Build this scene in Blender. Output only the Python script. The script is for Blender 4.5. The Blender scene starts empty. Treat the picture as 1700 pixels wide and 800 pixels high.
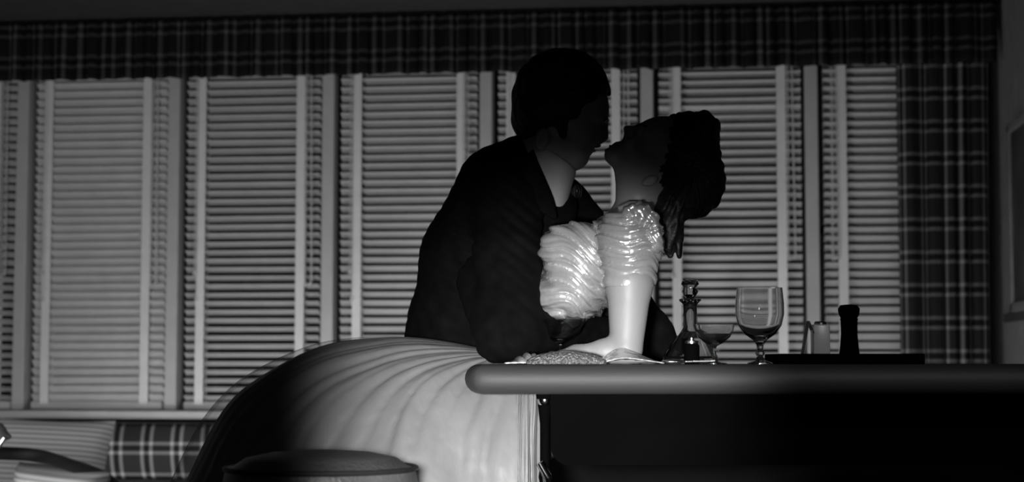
import bpy, bmesh, math, random
import numpy as np
from mathutils import Vector, Matrix, noise
random.seed(7)
PI = math.pi
SC = bpy.context.scene
COL = SC.collection

# ------------------------------------------------------------------ camera, exposure, lights
F = 2830.0                      # focal length in pixels of the 1700 x 800 frame
YAW = math.radians(6.6)         # the camera is turned this much from the window wall's normal
PITCH = math.radians(4.04)
CAMZ = 0.92
cam = bpy.data.cameras.new('camera')
cam.sensor_width = 36.0
cam.lens = 36.0 * F / 1700.0
cam.clip_start = 0.05
cam.dof.use_dof = True
cam.dof.focus_distance = 3.45
cam.dof.aperture_fstop = 4.5
camo = bpy.data.objects.new('camera', cam)
COL.objects.link(camo)
camo.location = (0, 0, CAMZ)
camo.rotation_euler = (PI / 2 + PITCH, 0, YAW)
SC.camera = camo
SC.view_settings.view_transform = 'Standard'
SC.view_settings.look = 'None'
SC.view_settings.gamma = 1.0
SC.view_settings.use_curve_mapping = False
SC.view_settings.exposure = 0.0
w = bpy.data.worlds.new('night'); SC.world = w; w.use_nodes = True
w.node_tree.nodes['Background'].inputs[0].default_value = (0.5, 0.5, 0.5, 1)
w.node_tree.nodes['Background'].inputs[1].default_value = 0.004

CY, SY = math.cos(YAW), math.sin(YAW)
cp, sp = math.cos(PITCH), math.sin(PITCH)
def S(px, py, Z):
    """stage frame (x right, y away, z up, turned by YAW): the point at camera depth Z seen at px, py"""
    u = (px - 850) / F; v = (400 - py) / F
    return np.array((Z * u, Z * (cp - v * sp), CAMZ + Z * (sp + v * cp)))
def RW(p):
    """stage -> room frame"""
    return (p[0] * CY - p[1] * SY, p[0] * SY + p[1] * CY, p[2])
def W(px, py, Z): return RW(S(px, py, Z))
def on_wall(px, y):
    """room x where the horizontal sight line of column px meets the plane y"""
    u = (px - 850) / F
    d = (u * CY - cp * SY, u * SY + cp * CY)
    return d[0] / d[1] * y

def light(name, kind, loc, target, power, **kw):
    l = bpy.data.lights.new(name, kind); l.energy = power
    for k, v in kw.items(): setattr(l, k, v)
    o = bpy.data.objects.new(name, l); COL.objects.link(o)
    o.location = loc
    o.rotation_euler = (Vector(target) - Vector(loc)).to_track_quat('-Z', 'Y').to_euler()
    return o
# key: a studio spot near the camera, aimed at the satin dress below the faces
light('key_spot', 'SPOT', RW((-0.08, 0.60, 0.90)), RW(tuple(S(908, 680, 3.4))), 640, spot_size=math.radians(20.6), spot_blend=0.90, shadow_soft_size=0.05)
# unseen set lights low behind the seating that wash the blinds from below
light('blind_wash', 'AREA', (-1.7, 6.42, 0.38), (-1.2, 7.5, 0.45), 11.5, shape='RECTANGLE', size=2.6, size_y=0.3)
light('blind_wash_right', 'AREA', (0.6, 5.9, 0.40), (0.7, 7.5, 0.7), 8, shape='RECTANGLE', size=1.6, size_y=0.3)
light('seat_fill', 'AREA', (-2.3, 4.3, 0.8), (-2.6, 6.6, 0.45), 22, shape='RECTANGLE', size=0.8, size_y=0.3)  # unseen light added to brighten the pillow and cushions at lower left
light('counter_fill', 'SPOT', (0.95, 1.3, 1.7), RW(tuple(S(1560, 780, 3.2))), 30, spot_size=math.radians(38), spot_blend=0.4, shadow_soft_size=0.10)  # unseen spot added to lift the counter's right end and its glassware
# weak unseen fill added behind the camera
light('room_fill', 'AREA', (-1.0, -0.6, 2.2), (0.2, 5.0, 1.2), 1.0, shape='RECTANGLE', size=1.6, size_y=0.8)

# ------------------------------------------------------------------ materials
MATS = {}
def mat(name, col, rough=0.6, metal=0.0, var=0.12, scale=12.0, bump=0.0, bscale=80.0, spec=0.5, coat=0.0, stretch=(1, 1, 1), sheen=0.0):
    if name in MATS: return MATS[name]
    m = bpy.data.materials.new(name); m.use_nodes = True
    nt = m.node_tree; N = nt.nodes; L = nt.links
    b = N['Principled BSDF']
    tc = N.new('ShaderNodeTexCoord'); mp = N.new('ShaderNodeMapping')
    mp.inputs['Scale'].default_value = stretch
    L.new(tc.outputs['Object'], mp.inputs['Vector'])
    no = N.new('ShaderNodeTexNoise'); no.inputs['Scale'].default_value = scale; no.inputs['Detail'].default_value = 4
    L.new(mp.outputs[0], no.inputs['Vector'])
    r = N.new('ShaderNodeValToRGB')
    a, c = col * (1 - var), min(1, col * (1 + var))
    r.color_ramp.elements[0].position = .3; r.color_ramp.elements[1].position = .7
    r.color_ramp.elements[0].color = (a, a, a, 1); r.color_ramp.elements[1].color = (c, c, c, 1)
    L.new(no.outputs['Fac'], r.inputs['Fac']); L.new(r.outputs[0], b.inputs['Base Color'])
    b.inputs['Roughness'].default_value = rough; b.inputs['Metallic'].default_value = metal
    b.inputs['Specular IOR Level'].default_value = spec
    b.inputs['Coat Weight'].default_value = coat
    b.inputs['Sheen Weight'].default_value = sheen
    if bump:
        n2 = N.new('ShaderNodeTexNoise'); n2.inputs['Scale'].default_value = bscale; n2.inputs['Detail'].default_value = 3
        L.new(mp.outputs[0], n2.inputs['Vector'])
        bm_ = N.new('ShaderNodeBump'); bm_.inputs['Strength'].default_value = bump; bm_.inputs['Distance'].default_value = 0.01
        L.new(n2.outputs['Fac'], bm_.inputs['Height']); L.new(bm_.outputs[0], b.inputs['Normal'])
    MATS[name] = m
    return m
def glass_mat(name, rough=0.0, ior=1.45, tint=1.0):
    m = bpy.data.materials.new(name); m.use_nodes = True
    nt = m.node_tree; b = nt.nodes['Principled BSDF']
    n = nt.nodes.new('ShaderNodeTexNoise'); n.inputs['Scale'].default_value = 30
    r = nt.nodes.new('ShaderNodeMapRange'); r.inputs[3].default_value = rough; r.inputs[4].default_value = rough + .02
    nt.links.new(n.outputs['Fac'], r.inputs[0]); nt.links.new(r.outputs[0], b.inputs['Roughness'])
    b.inputs['Base Color'].default_value = (tint, tint, tint, 1)
    b.inputs['Transmission Weight'].default_value = 1; b.inputs['IOR'].default_value = ior
    MATS[name] = m
    return m
def plaid_mat(name, ustops, vstops, pu, pv, base, gain, rough=0.9):
    """woven plaid on UV measured in metres; stops: (position, value) of one repeat"""
    m = bpy.data.materials.new(name); m.use_nodes = True
    nt = m.node_tree; N = nt.nodes; L = nt.links; b = N['Principled BSDF']
    uv = N.new('ShaderNodeUVMap'); sx = N.new('ShaderNodeSeparateXYZ'); L.new(uv.outputs[0], sx.inputs[0])
    outs = []
    for axis, stops, per in ((0, ustops, pu), (1, vstops, pv)):
        d = N.new('ShaderNodeMath'); d.operation = 'DIVIDE'; d.inputs[1].default_value = per; L.new(sx.outputs[axis], d.inputs[0])
        f = N.new('ShaderNodeMath'); f.operation = 'FRACT'; L.new(d.outputs[0], f.inputs[0])
        r = N.new('ShaderNodeValToRGB'); cr = r.color_ramp
        cr.elements[0].position = 0; cr.elements[0].color = (stops[0][1],) * 3 + (1,)
        cr.elements[1].position = 1; cr.elements[1].color = (stops[0][1],) * 3 + (1,)
        for p, v in stops[1:]:
            e = cr.elements.new(p); e.color = (v, v, v, 1)
        L.new(f.outputs[0], r.inputs['Fac']); outs.append(r.outputs[0])
    a = N.new('ShaderNodeMath'); a.operation = 'ADD'; L.new(outs[0], a.inputs[0]); L.new(outs[1], a.inputs[1])
    p = N.new('ShaderNodeMath'); p.operation = 'POWER'; p.inputs[1].default_value = 1.6; L.new(a.outputs[0], p.inputs[0])
    g = N.new('ShaderNodeMath'); g.operation = 'MULTIPLY_ADD'; g.inputs[1].default_value = gain; g.inputs[2].default_value = base
    L.new(p.outputs[0], g.inputs[0]); L.new(g.outputs[0], b.inputs['Base Color'])
    b.inputs['Roughness'].default_value = rough; b.inputs['Specular IOR Level'].default_value = 0.2
    MATS[name] = m
    return m
def stripe_mat(name, lo, hi, per):
    m = bpy.data.materials.new(name); m.use_nodes = True
    nt = m.node_tree; N = nt.nodes; L = nt.links; b = N['Principled BSDF']
    tc = N.new('ShaderNodeTexCoord'); wv = N.new('ShaderNodeTexWave')
    wv.bands_direction = 'Z'; wv.inputs['Scale'].default_value = 1 / per / 20 * 2 * PI / 2 / PI * 6.2832 / 2 / 1.0
    wv.inputs['Distortion'].default_value = 0.6; wv.inputs['Detail Scale'].default_value = 0.4
    L.new(tc.outputs['Object'], wv.inputs['Vector'])
    r = N.new('ShaderNodeValToRGB')
    r.color_ramp.elements[0].color = (lo, lo, lo, 1); r.color_ramp.elements[1].color = (hi, hi, hi, 1)
    L.new(wv.outputs['Fac'], r.inputs['Fac']); L.new(r.outputs[0], b.inputs['Base Color'])
    b.inputs['Roughness'].default_value = .9
    MATS[name] = m
    return m

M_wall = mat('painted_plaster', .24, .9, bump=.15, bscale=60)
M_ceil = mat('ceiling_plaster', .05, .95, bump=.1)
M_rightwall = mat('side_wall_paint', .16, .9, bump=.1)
M_floor = mat('wood_floor', .12, .5, stretch=(1, 14, 1), var=.35)
M_frame = mat('white_window_paint', .50, .5, var=.05, bump=.05)
M_sash = mat('dark_window_sash', .04, .5)
M_slat = mat('enamelled_slat', .62, .38, var=.05)
M_tape = mat('cotton_ladder_tape', .80, .9, var=.05, bump=.3, bscale=300)
M_cord = mat('cotton_cord', .6, .9)
M_suit = mat('black_wool', .0045, 1.0, var=.35, scale=25, bump=.25, bscale=400, spec=.06)
M_trouser = mat('black_trouser_wool', .010, .95, spec=.15)
M_mskin = mat('tanned_skin', .22, .55, var=.06, bump=.05)
M_fskin = mat('fair_skin', .25, .5, var=.03, bump=.03)
M_hair = mat('dark_brown_hair', .012, .45, var=.5, scale=40, bump=.5, bscale=60, stretch=(1, 1, 6), spec=.3)
M_fhair = mat('black_hair', .010, .5, var=.5, scale=30, bump=.5, bscale=50, spec=.3)
M_shirt = mat('white_cotton', .34, .8, var=.03)
M_tie = mat('black_silk', .01, .4)
M_satin = mat('ruched_satin', .60, .20, .55, var=.06, bump=.22, bscale=45, spec=.8, coat=.7)
M_satin2 = mat('skirt_taffeta', .28, .42, .22, var=.08, bump=.35, bscale=22, spec=.7, stretch=(1, 1, .4))
M_shoe = mat('black_patent', .01, .2)
M_counter = mat('dark_laminate', .036, .62, var=.25, scale=5, bump=.04, stretch=(.4, 2, 2))
M_black = mat('black_lacquer', .002, .9, spec=.02)
M_chrome = mat('chrome', .75, .12, 1.0, var=.05)
M_silver = mat('silver_plate', .7, .25, 1.0, var=.05)
M_leather = mat('dark_leather', .10, .42, var=.2, bump=.2, bscale=150)
M_leather2 = mat('piping_leather', .02, .5)
M_banq = mat('black_upholstery', .010, .9, spec=.1)
M_bench = mat('brown_upholstery', .07, .8, var=.2)
M_shadow_wood = mat('shadow_dark_wood', .02, .5, var=.4, stretch=(1, 1, 8))  # near black so the curved rail reads as a cast shadow
M_glass = glass_mat('clear_glass', .03)
M_wglass = glass_mat('window_glass', tint=.9)
M_wine = mat('dark_wine', .02, .1, coat=.5)
M_bead = mat('beaded_mesh', .22, .4, .5, var=.7, scale=220, bump=.9, bscale=260)
M_white = mat('white_porcelain', .55, .3)
M_card = mat('paper_card', .5, .9)
M_picture = mat('dark_print', .03, .6, var=.5, scale=5)
M_pframe = mat('picture_frame_paint', .16, .5)
UST = [(0, .10), (.08, .10), (.11, .66), (.19, .66), (.22, .10), (.25, 0), (.35, 0), (.38, .10), (.41, .66), (.49, .66), (.52, .10), (.98, .10)]
VST = [(p, v * .85) for p, v in UST]
M_plaid = plaid_mat('plaid_curtain_cotton', UST, VST, .140, .140, .004, .19)
M_plaidv = plaid_mat('plaid_valance_cotton', UST, VST, .140, .140, .003, .08)
M_plaid2 = plaid_mat('plaid_cushion_cotton', UST, VST, .136, .140, .012, .40)
M_stripe = stripe_mat('striped_cotton', .26, .56, .010)

# ------------------------------------------------------------------ object helpers
def mesh_obj(name, verts, faces, m, parent=None, uv=None, smooth=True, link=True):
    """verts in the frame of the parent's origin"""
    me = bpy.data.meshes.new(name)
    if isinstance(verts, np.ndarray): verts = verts.tolist()
    if isinstance(faces, np.ndarray): faces = faces.tolist()
    me.from_pydata(verts, [], faces)
    me.validate()
    if smooth:
        for p in me.polygons: p.use_smooth = True
    if uv is not None:
        l = me.uv_layers.new(name='UVMap')
        for p in me.polygons:
            for li in p.loop_indices: l.data[li].uv = uv[me.loops[li].vertex_index]
    me.materials.append(m)
    o = bpy.data.objects.new(name, me)
    COL.objects.link(o)
    if parent is not None: o.parent = parent
    return o
def tag(o, label=None, cat=None, group=None, kind=None):
    if label: o['label'] = label
    if cat: o['category'] = cat
    if group: o['group'] = group
    if kind: o['kind'] = kind
    return o
def thing(name, label, cat, origin, group=None, rot=YAW):
    """an Empty at the thing's base; origin in the stage frame when rot is YAW, else room frame"""
    o = bpy.data.objects.new(name, None); COL.objects.link(o)
    o.empty_display_size = .1
    o.location = RW(origin) if rot == YAW else origin
    o.rotation_euler = (0, 0, rot)
    o['org'] = [float(c) for c in origin]
    return tag(o, label, cat, group)
def place(o, origin):
    o.location = RW(origin); o.rotation_euler = (0, 0, YAW); return o

class MB:
    """collects simple shapes; build() links them as one mesh"""
    def __init__(s): s.v = []; s.f = []; s.uv = []
    def add(s, v, f, uv=None):
        n = len(s.v); s.v += [tuple(float(c) for c in p) for p in v]; s.f += [tuple(i + n for i in q) for q in f]
        s.uv += uv if uv else [(0, 0)] * len(v)
        return s
    def box(s, c, d, rot=None, bev=0.0):
        bm = bmesh.new(); bmesh.ops.create_cube(bm, size=1)
        for v in bm.verts: v.co = Vector((v.co.x * d[0], v.co.y * d[1], v.co.z * d[2]))
        if bev: bmesh.ops.bevel(bm, geom=bm.edges[:], offset=bev, segments=3, affect='EDGES', profile=.5)
        mtx = Matrix.Translation(Vector([float(x) for x in c])) @ (rot.to_4x4() if rot else Matrix.Identity(4))
        bm.verts.index_update()
        s.add([mtx @ v.co for v in bm.verts], [[v.index for v in f.verts] for f in bm.faces]); bm.free()
        return s
    def lathe(s, prof, c=(0, 0, 0), n=48, cap=True):
        """prof: (radius, z) from one end to the other; closed when it returns"""
        v = []; f = []
        for r, z in prof:
            for k in range(n):
                a = 2 * PI * k / n; v.append((c[0] + r * math.cos(a), c[1] + r * math.sin(a), c[2] + z))
        for j in range(len(prof) - 1):
            for k in range(n):
                a, b = j * n + k, j * n + (k + 1) % n
                f.append((a, b, b + n, a + n))
        if cap:
            f.append(tuple(range(n - 1, -1, -1))); f.append(tuple((len(prof) - 1) * n + k for k in range(n)))
        return s.add(v, f)
    def tube(s, pts, r, n=10, closed=False):
        pts = [Vector([float(c) for c in p]) for p in pts]; m = len(pts)
        rs = r if isinstance(r, (list, tuple)) else [r] * m
        v = []; f = []; up = None
        for i, p in enumerate(pts):
            a = pts[(i - 1) % m] if (closed or i > 0) else p
            b = pts[(i + 1) % m] if (closed or i < m - 1) else p
            t = (b - a).normalized()
            if up is None: up = Vector((0, 0, 1)) if abs(t.z) < .9 else Vector((1, 0, 0))
            x = t.cross(up).normalized(); y = x.cross(t).normalized(); up = y
            for k in range(n):
                q = 2 * PI * k / n; v.append(p + (x * math.cos(q) + y * math.sin(q)) * rs[i])
        for i in range(m if closed else m - 1):
            for k in range(n):
                a, b = i * n + k, i * n + (k + 1) % n; c, d = ((i + 1) % m) * n + k, ((i + 1) % m) * n + (k + 1) % n
                f.append((a, b, d, c))
        if not closed:
            f.append(tuple(range(n - 1, -1, -1))); f.append(tuple((m - 1) * n + k for k in range(n)))
        return s.add(v, f)
    def prism(s, poly, z0, z1):
        n = len(poly)
        v = [(x, y, z0) for x, y in poly] + [(x, y, z1) for x, y in poly]
        f = [tuple(range(n - 1, -1, -1)), tuple(range(n, 2 * n))] + [(i, (i + 1) % n, n + (i + 1) % n, n + i) for i in range(n)]
        return s.add(v, f)
    def build(s, name, m, parent=None, smooth=True, uv=False):
        o = mesh_obj(name, s.v, s.f, m, parent, s.uv if uv else None, smooth)
        if smooth:
            for e in o.data.edges: pass
            md = o.modifiers.new('split', 'EDGE_SPLIT'); md.split_angle = math.radians(40)
        return o
def spline(pts, n=8, closed=False):
    """Catmull-Rom through pts"""
    P = [np.array(p, float) for p in pts]; m = len(P); out = []
    g = (lambda i: P[i % m]) if closed else (lambda i: P[min(max(i, 0), m - 1)])
    for i in range(m if closed else m - 1):
        p0, p1, p2, p3 = g(i - 1), g(i), g(i + 1), g(i + 2)
        for k in range(n):
            t = k / n
            out.append(.5 * (2 * p1 + (p2 - p0) * t + (2 * p0 - 5 * p1 + 4 * p2 - p3) * t * t + (3 * p1 - p0 - 3 * p2 + p3) * t ** 3))
    if not closed: out.append(P[-1])
    return out

# ------------------------------------------------------------------ implicit surfaces for bodies and cloth
class Field:
    def __init__(s, lo, hi, h):
        s.lo = np.array(lo, float); s.h = h
        s.n = np.ceil((np.array(hi, float) - s.lo) / h).astype(int) + 1
        s.V = np.full(tuple(s.n), 0.2, np.float32)
    def win(s, lo, hi):
        a = np.clip(np.floor((np.array(lo) - s.lo) / s.h).astype(int), 0, s.n)
        b = np.clip(np.ceil((np.array(hi) - s.lo) / s.h).astype(int) + 1, 0, s.n)
        sl = tuple(slice(x, y) for x, y in zip(a, b))
        g = np.meshgrid(*[s.lo[i] + s.h * np.arange(a[i], b[i]) for i in range(3)], indexing='ij', sparse=True)
        return sl, g
    def put(s, sl, d, k, op):
        a = s.V[sl]; d = d.astype(np.float32)
        if a.size == 0: return
        if op == 'sub': a, d = -a, d
        if k > 0:
            hh = np.maximum(k - np.abs(a - d), 0) / k
            r = np.minimum(a, d) - hh * hh * k * .25
        else: r = np.minimum(a, d)
        if op == 'sub': r = -r
        s.V[sl] = r
    def ell(s, c, r, roll=0.0, k=.02, op='add', yawr=0.0):
        """ellipsoid; roll turns it in the picture plane (clockwise degrees)"""
        c = np.array(c, float); r = np.array(r, float); R = max(r) + k + .03
        sl, (X, Y, Z) = s.win(c - R, c + R)
        X, Y, Z = X - c[0], Y - c[1], Z - c[2]
        if roll:
            a = math.radians(roll); X, Z = X * math.cos(a) - Z * math.sin(a), X * math.sin(a) + Z * math.cos(a)
        if yawr:
            a = math.radians(yawr); X, Y = X * math.cos(a) + Y * math.sin(a), -X * math.sin(a) + Y * math.cos(a)
        k0 = np.sqrt((X / r[0]) ** 2 + (Y / r[1]) ** 2 + (Z / r[2]) ** 2)
        k1 = np.sqrt((X / r[0] ** 2) ** 2 + (Y / r[1] ** 2) ** 2 + (Z / r[2] ** 2) ** 2) + 1e-9
        s.put(sl, k0 * (k0 - 1) / k1, k, op)
    def cone(s, a, b, ra, rb, k=.02, sy=1.0, op='add'):
        """round cone from a to b; sy stretches it in depth"""
        a = np.array(a, float); b = np.array(b, float); R = max(ra, rb) + k + .03
        pad = np.array((R, R * sy, R))
        sl, (X, Y, Z) = s.win(np.minimum(a, b) - pad, np.maximum(a, b) + pad)
        d = b - a; dd = d.copy(); dd[1] /= sy
        px, py, pz = X - a[0], (Y - a[1]) / sy, Z - a[2]
        t = np.clip((px * dd[0] + py * dd[1] + pz * dd[2]) / max(float(dd @ dd), 1e-9), 0, 1)
        dist = np.sqrt((px - t * dd[0]) ** 2 + (py - t * dd[1]) ** 2 + (pz - t * dd[2]) ** 2) - (ra + (rb - ra) * t)
        s.put(sl, dist, k, op)
    def chain(s, pts, k=.02, sy=1.0):
        for (a, ra), (b, rb) in zip(pts[:-1], pts[1:]): s.cone(a, b, ra, rb, k, sy)
    def warp(s, fn):
        sl, (X, Y, Z) = s.win(s.lo, s.lo + s.n * s.h)
        m = np.abs(s.V) < .05
        d = fn(X, Y, Z)
        s.V[sl] += np.where(m, d, 0).astype(np.float32)
    def cut(s, fn):
        """keep only where fn(X, Y, Z) < 0"""
        sl, (X, Y, Z) = s.win(s.lo, s.lo + s.n * s.h)
        s.V[sl] = np.maximum(s.V[sl], fn(X, Y, Z).astype(np.float32))
    def mesh(s):
        V = s.V.copy()
        V[0], V[-1] = 1, 1; V[:, 0], V[:, -1] = 1, 1; V[:, :, 0], V[:, :, -1] = 1, 1
        nx, ny, nz = V.shape; I = V < 0
        cs = [I[i:nx - 1 + i, j:ny - 1 + j, l:nz - 1 + l] for i in (0, 1) for j in (0, 1) for l in (0, 1)]
        anyc = np.zeros(cs[0].shape, bool); allc = np.ones(cs[0].shape, bool)
        for c in cs: anyc |= c; allc &= c
        act = anyc & ~allc
        idx = np.full(act.shape, -1, np.int64); ci = np.argwhere(act); idx[act] = np.arange(len(ci))
        acc = np.zeros((len(ci), 3)); cnt = np.zeros(len(ci))
        cor = [(i, j, l) for i in (0, 1) for j in (0, 1) for l in (0, 1)]
        for a in cor:
            for ax in range(3):
                if a[ax]: continue
                b = list(a); b[ax] = 1
                va = V[tuple((ci + a).T)]; vb = V[tuple((ci + b).T)]
                m = (va < 0) != (vb < 0)
                t = np.where(m, va / np.where(m, va - vb, 1), 0)
                p = np.array(a) + np.zeros((len(ci), 3)); p[:, ax] += t
                acc += np.where(m[:, None], p, 0); cnt += m
        P = s.lo + s.h * (ci + acc / cnt[:, None])
        Fs = []
        for ax in range(3):
            o1, o2 = (ax + 1) % 3, (ax + 2) % 3
            sa = [slice(None)] * 3; sb = [slice(None)] * 3; sa[ax] = slice(0, -1); sb[ax] = slice(1, None)
            A, B = I[tuple(sa)], I[tuple(sb)]
            e = np.argwhere(A != B); flip = A[tuple(e.T)]
            q = []
            for d1, d2 in ((-1, -1), (0, -1), (0, 0), (-1, 0)):
                cc = e.copy(); cc[:, o1] += d1; cc[:, o2] += d2; q.append(idx[tuple(cc.T)])
            q = np.stack(q, 1); q[~flip] = q[~flip][:, ::-1]
            Fs.append(q)
        return P, np.concatenate(Fs)
    def build(s, name, m, parent, smooth=2):
        P, Q = s.mesh()
        P = P - np.array(parent['org'])
        o = mesh_obj(name, P, Q, m, parent)
        if smooth:
            md = o.modifiers.new('relax', 'SMOOTH'); md.factor = .5; md.iterations = smooth
        return o
def box_of(pts, pad):
    a = np.array(pts); return a.min(0) - pad, a.max(0) + pad
def mm(Z): return Z / F          # metres per pixel at depth Z

# ------------------------------------------------------------------ the room
YW = 7.55                                  # window wall
mull_px = [38, 290, 547, 808, 1075, 1349]
mx = [on_wall(p, YW) for p in mull_px]
bay = (mx[-1] - mx[0]) / 5
X0 = mx[0]
XR = on_wall(1656, YW)                     # right hand corner
XL = -4.3
ZC = 2.46
def zat(py, Z): return float(S(850, py, Z)[2])
ZS = zat(690, 7.55)                        # window sill height
ZH = 2.30
def struct(name, mb, m, smooth=False):
    o = mb.build(name, m, None, smooth); o['kind'] = 'structure'; return o
struct('floor', MB().box(((XL + XR) / 2, 3.2, -.05), (XR - XL + .4, 9.6, .1)), M_floor)
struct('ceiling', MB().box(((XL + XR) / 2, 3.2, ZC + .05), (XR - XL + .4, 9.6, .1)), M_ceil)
struct('wall_left', MB().box((XL - .05, 3.2, ZC / 2), (.1, 9.6, ZC)), M_wall)
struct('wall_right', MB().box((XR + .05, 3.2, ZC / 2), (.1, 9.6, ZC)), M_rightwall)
struct('wall_front', MB().box(((XL + XR) / 2, -1.55, ZC / 2), (XR - XL, .1, ZC)), M_wall)
wb = MB()
wb.box(((XL + XR) / 2, YW + .10, ZS / 2 - .02), (XR - XL, .1, ZS - .04))
wb.box(((XL + XR) / 2, YW + .10, (ZH + ZC) / 2), (XR - XL, .1, ZC - ZH))
wb.box(((XL + X0 - 2 * bay) / 2, YW + .10, ZC / 2), (abs(X0 - 2 * bay - XL), .1, ZC))
wb.box(((XR + X0 + 6.6 * bay) / 2, YW + .10, ZC / 2), (XR - X0 - 6.6 * bay, .1, ZC))
struct('wall_back', wb, M_wall)
# sill with a rounded nose, and the mullion posts
struct('trim_1', MB().box(((XL + XR) / 2, YW - .02, ZS), (XR - XL - .02, .17, .038), bev=.008), M_frame)
for i in range(-1, 7):
    x = X0 + i * bay
    if i == 6: continue
    struct('trim_%d' % (i + 4), MB().box((x, YW + .02, (ZS + ZH) / 2 + .01), (.056, .10, ZH - ZS - .02), bev=.004), M_frame)
# window sashes with glass in each bay
for i in range(-1, 6):
    xa, xb = X0 + i * bay + .028, X0 + (i + 1) * bay - .028
    if i == 5: xb = X0 + 5.8 * bay
    if i == -1: xa = X0 - bay + .03
    z0, z1 = ZS + .02, ZH
    fr = MB(); t = .04
    for cx, cz, dx, dz in (((xa + xb) / 2, z0 + t / 2, xb - xa, t), ((xa + xb) / 2, z1 - t / 2, xb - xa, t), (xa + t / 2, (z0 + z1) / 2, t, z1 - z0), (xb - t / 2, (z0 + z1) / 2, t, z1 - z0), ((xa + xb) / 2, (z0 + z1) / 2, xb - xa, .03)):
        fr.box((cx, YW + .115, cz), (dx, .03, dz))
    o = struct('window_%d' % (i + 2), fr, M_sash)
    p = MB().box(((xa + xb) / 2, YW + .118, (z0 + z1) / 2), (xb - xa - .04, .005, z1 - z0 - .04)).build('window_pane', M_wglass, o, False)
    # shutters outside keep the night out
# chair rail on the right wall
def right_z(px, py):
    u = (px - 850) / F
    d = np.array((u * CY - cp * SY, u * SY + cp * CY)); Z = XR / d[0]
    return Z, d[1] * Z, float(S(px, py, Z)[2])
_, yr, zr = right_z(1675, 528)
struct('trim_11', MB().box((XR - .012, 3.4, zr), (.024, 7.8, .035), bev=.004), M_sash)

# ------------------------------------------------------------------ venetian blinds
def make_blind(i, tilt, label, tapes, bot, cordside=1, cordlen=.9, x_cut=None):
    xa, xb = X0 + i * bay + .052, X0 + (i + 1) * bay - .044
    yb = YW + .018
    top = ZH - .03
    root = thing('venetian_blind', label, 'blind', ((xa + xb) / 2, yb, ZS + .02), 'venetian blinds along the window wall', rot=0)
    cx = (xa + xb) / 2; base = ZS + .02
    L = lambda x, y, z: (x - cx, y - yb, z - base)
    MB().box(L(cx, yb, top), (xb - xa, .05, .045), bev=.004).build('headrail', M_slat, root)
    pitch = .0388; z = bot + .035
    sl = MB(); n = 5; wd = .048
    j = 0
    rr = random.Random(i + 5)
    while z < top - .03:
        a = math.radians(tilt + rr.uniform(-2.2, 2.2))
        if (i == 4 and j == int((zat(185, 7.4) - bot) / pitch)): a = math.radians(tilt + 17)
        sag = rr.uniform(-.0012, .0012)
        v = []; f = []
        for e, x in enumerate((xa, xb)):
            for side in (0, 1):
                for k in range(n + 1):
                    q = (k / n - .5); yy = q * wd; zz = .0035 * (1 - 4 * q * q) - side * .0012
                    # front edge (towards the room) is the raised one
                    Y = yy * math.cos(a) + zz * math.sin(a); Zz = -yy * math.sin(a) + zz * math.cos(a)
                    v.append(L(x, yb + Y, z + Zz + sag * (1 if e else -1)))
        m = n + 1
        for k in range(n):
            f.append((k, k + 1, 2 * m + k + 1, 2 * m + k)); f.append((m + k + 1, m + k, 3 * m + k, 3 * m + k + 1))
        f += [(0, 2 * m, 3 * m, m), (n, m + n, 3 * m + n, 2 * m + n)]
        f += [tuple(list(range(0, m)) + list(range(2 * m - 1, m - 1, -1))), tuple(list(range(3 * m - 1, 2 * m - 1, -1)) + list(range(3 * m, 4 * m)))]
        sl.add(v, f); z += pitch; j += 1
    sl.build('slats', M_slat, root)
    MB().box(L(cx, yb - .004, bot), (xb - xa, .036, .036), bev=.008).build('bottom_rail', M_slat, root)
    for px in tapes:
        xt = on_wall(px, YW - .01)
        tp = MB().box(L(xt, yb - .0285, (top + bot) / 2), (.040, .0025, top - bot - .01))
        tp.box(L(xt, yb + .027, (top + bot) / 2), (.040, .002, top - bot - .01))
        tp.build('ladder_tape', M_tape, root, False)
    # lift cords with their loop, hanging beside the outer tape
    xc = xb - .045 if cordside > 0 else xa + .05
    zb = top - cordlen
    cps = [L(xc - .012, yb - .032, top), L(xc - .014, yb - .033, (top + zb) / 2), L(xc - .016, yb - .034, zb + .03), L(xc - .006, yb - .034, zb), L(xc + .006, yb - .034, zb + .004), L(xc + .014, yb - .033, zb + .04), L(xc + .010, yb - .033, (top + zb) / 2), L(xc + .006, yb - .032, top)]
    cd = MB().tube(spline(cps, 6), .0032, 6).build('lift_cord', M_cord, root)
    xc2 = xa + .05 if cordside > 0 else xb - .05
    z2 = top - cordlen * .93
    tc = MB().tube([L(xc2, yb - .032, top), L(xc2, yb - .033, z2)], .0026, 6).tube([L(xc2 + .012, yb - .032, top), L(xc2 + .010, yb - .033, z2 - .12)], .0026, 6).build('tilt_cord', M_cord, root)
    for q, zz in ((0, z2), (.010, z2 - .12)):
        MB().lathe([(.003, .028), (.006, .02), (.008, .004), (.006, 0)], L(xc2 + q, yb - .033, zz - .028), 12).build('tassel', M_cord, tc)
    return root
bot = ZS + .040
make_blind(-1, 27, 'narrow slice of open venetian blind cut off by the left picture edge', [-9], bot, 1, .95)
make_blind(0, 47, 'nearly closed venetian blind above the striped cushion, two wide tapes', [78, 242], bot, 1, 1.0)
make_blind(1, 26, 'venetian blind with dark gaps above the plaid seat back', [333, 498], bot, 1, 1.0)
make_blind(2, 29, 'venetian blind seen directly left of the man\'s back and above the skirt', [592, 765], bot, 1, 1.0)
make_blind(3, 26, 'venetian blind mostly hidden behind the kissing man and his head', [848, 1023], bot, 1, .9)
make_blind(4, 28, 'venetian blind behind the woman\'s head and the large goblet', [1124, 1299], bot, 1, .9)
make_blind(5, 36, 'last venetian blind on the right, half covered by the plaid curtain', [1400, 1575], bot, -1, .9)

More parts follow.
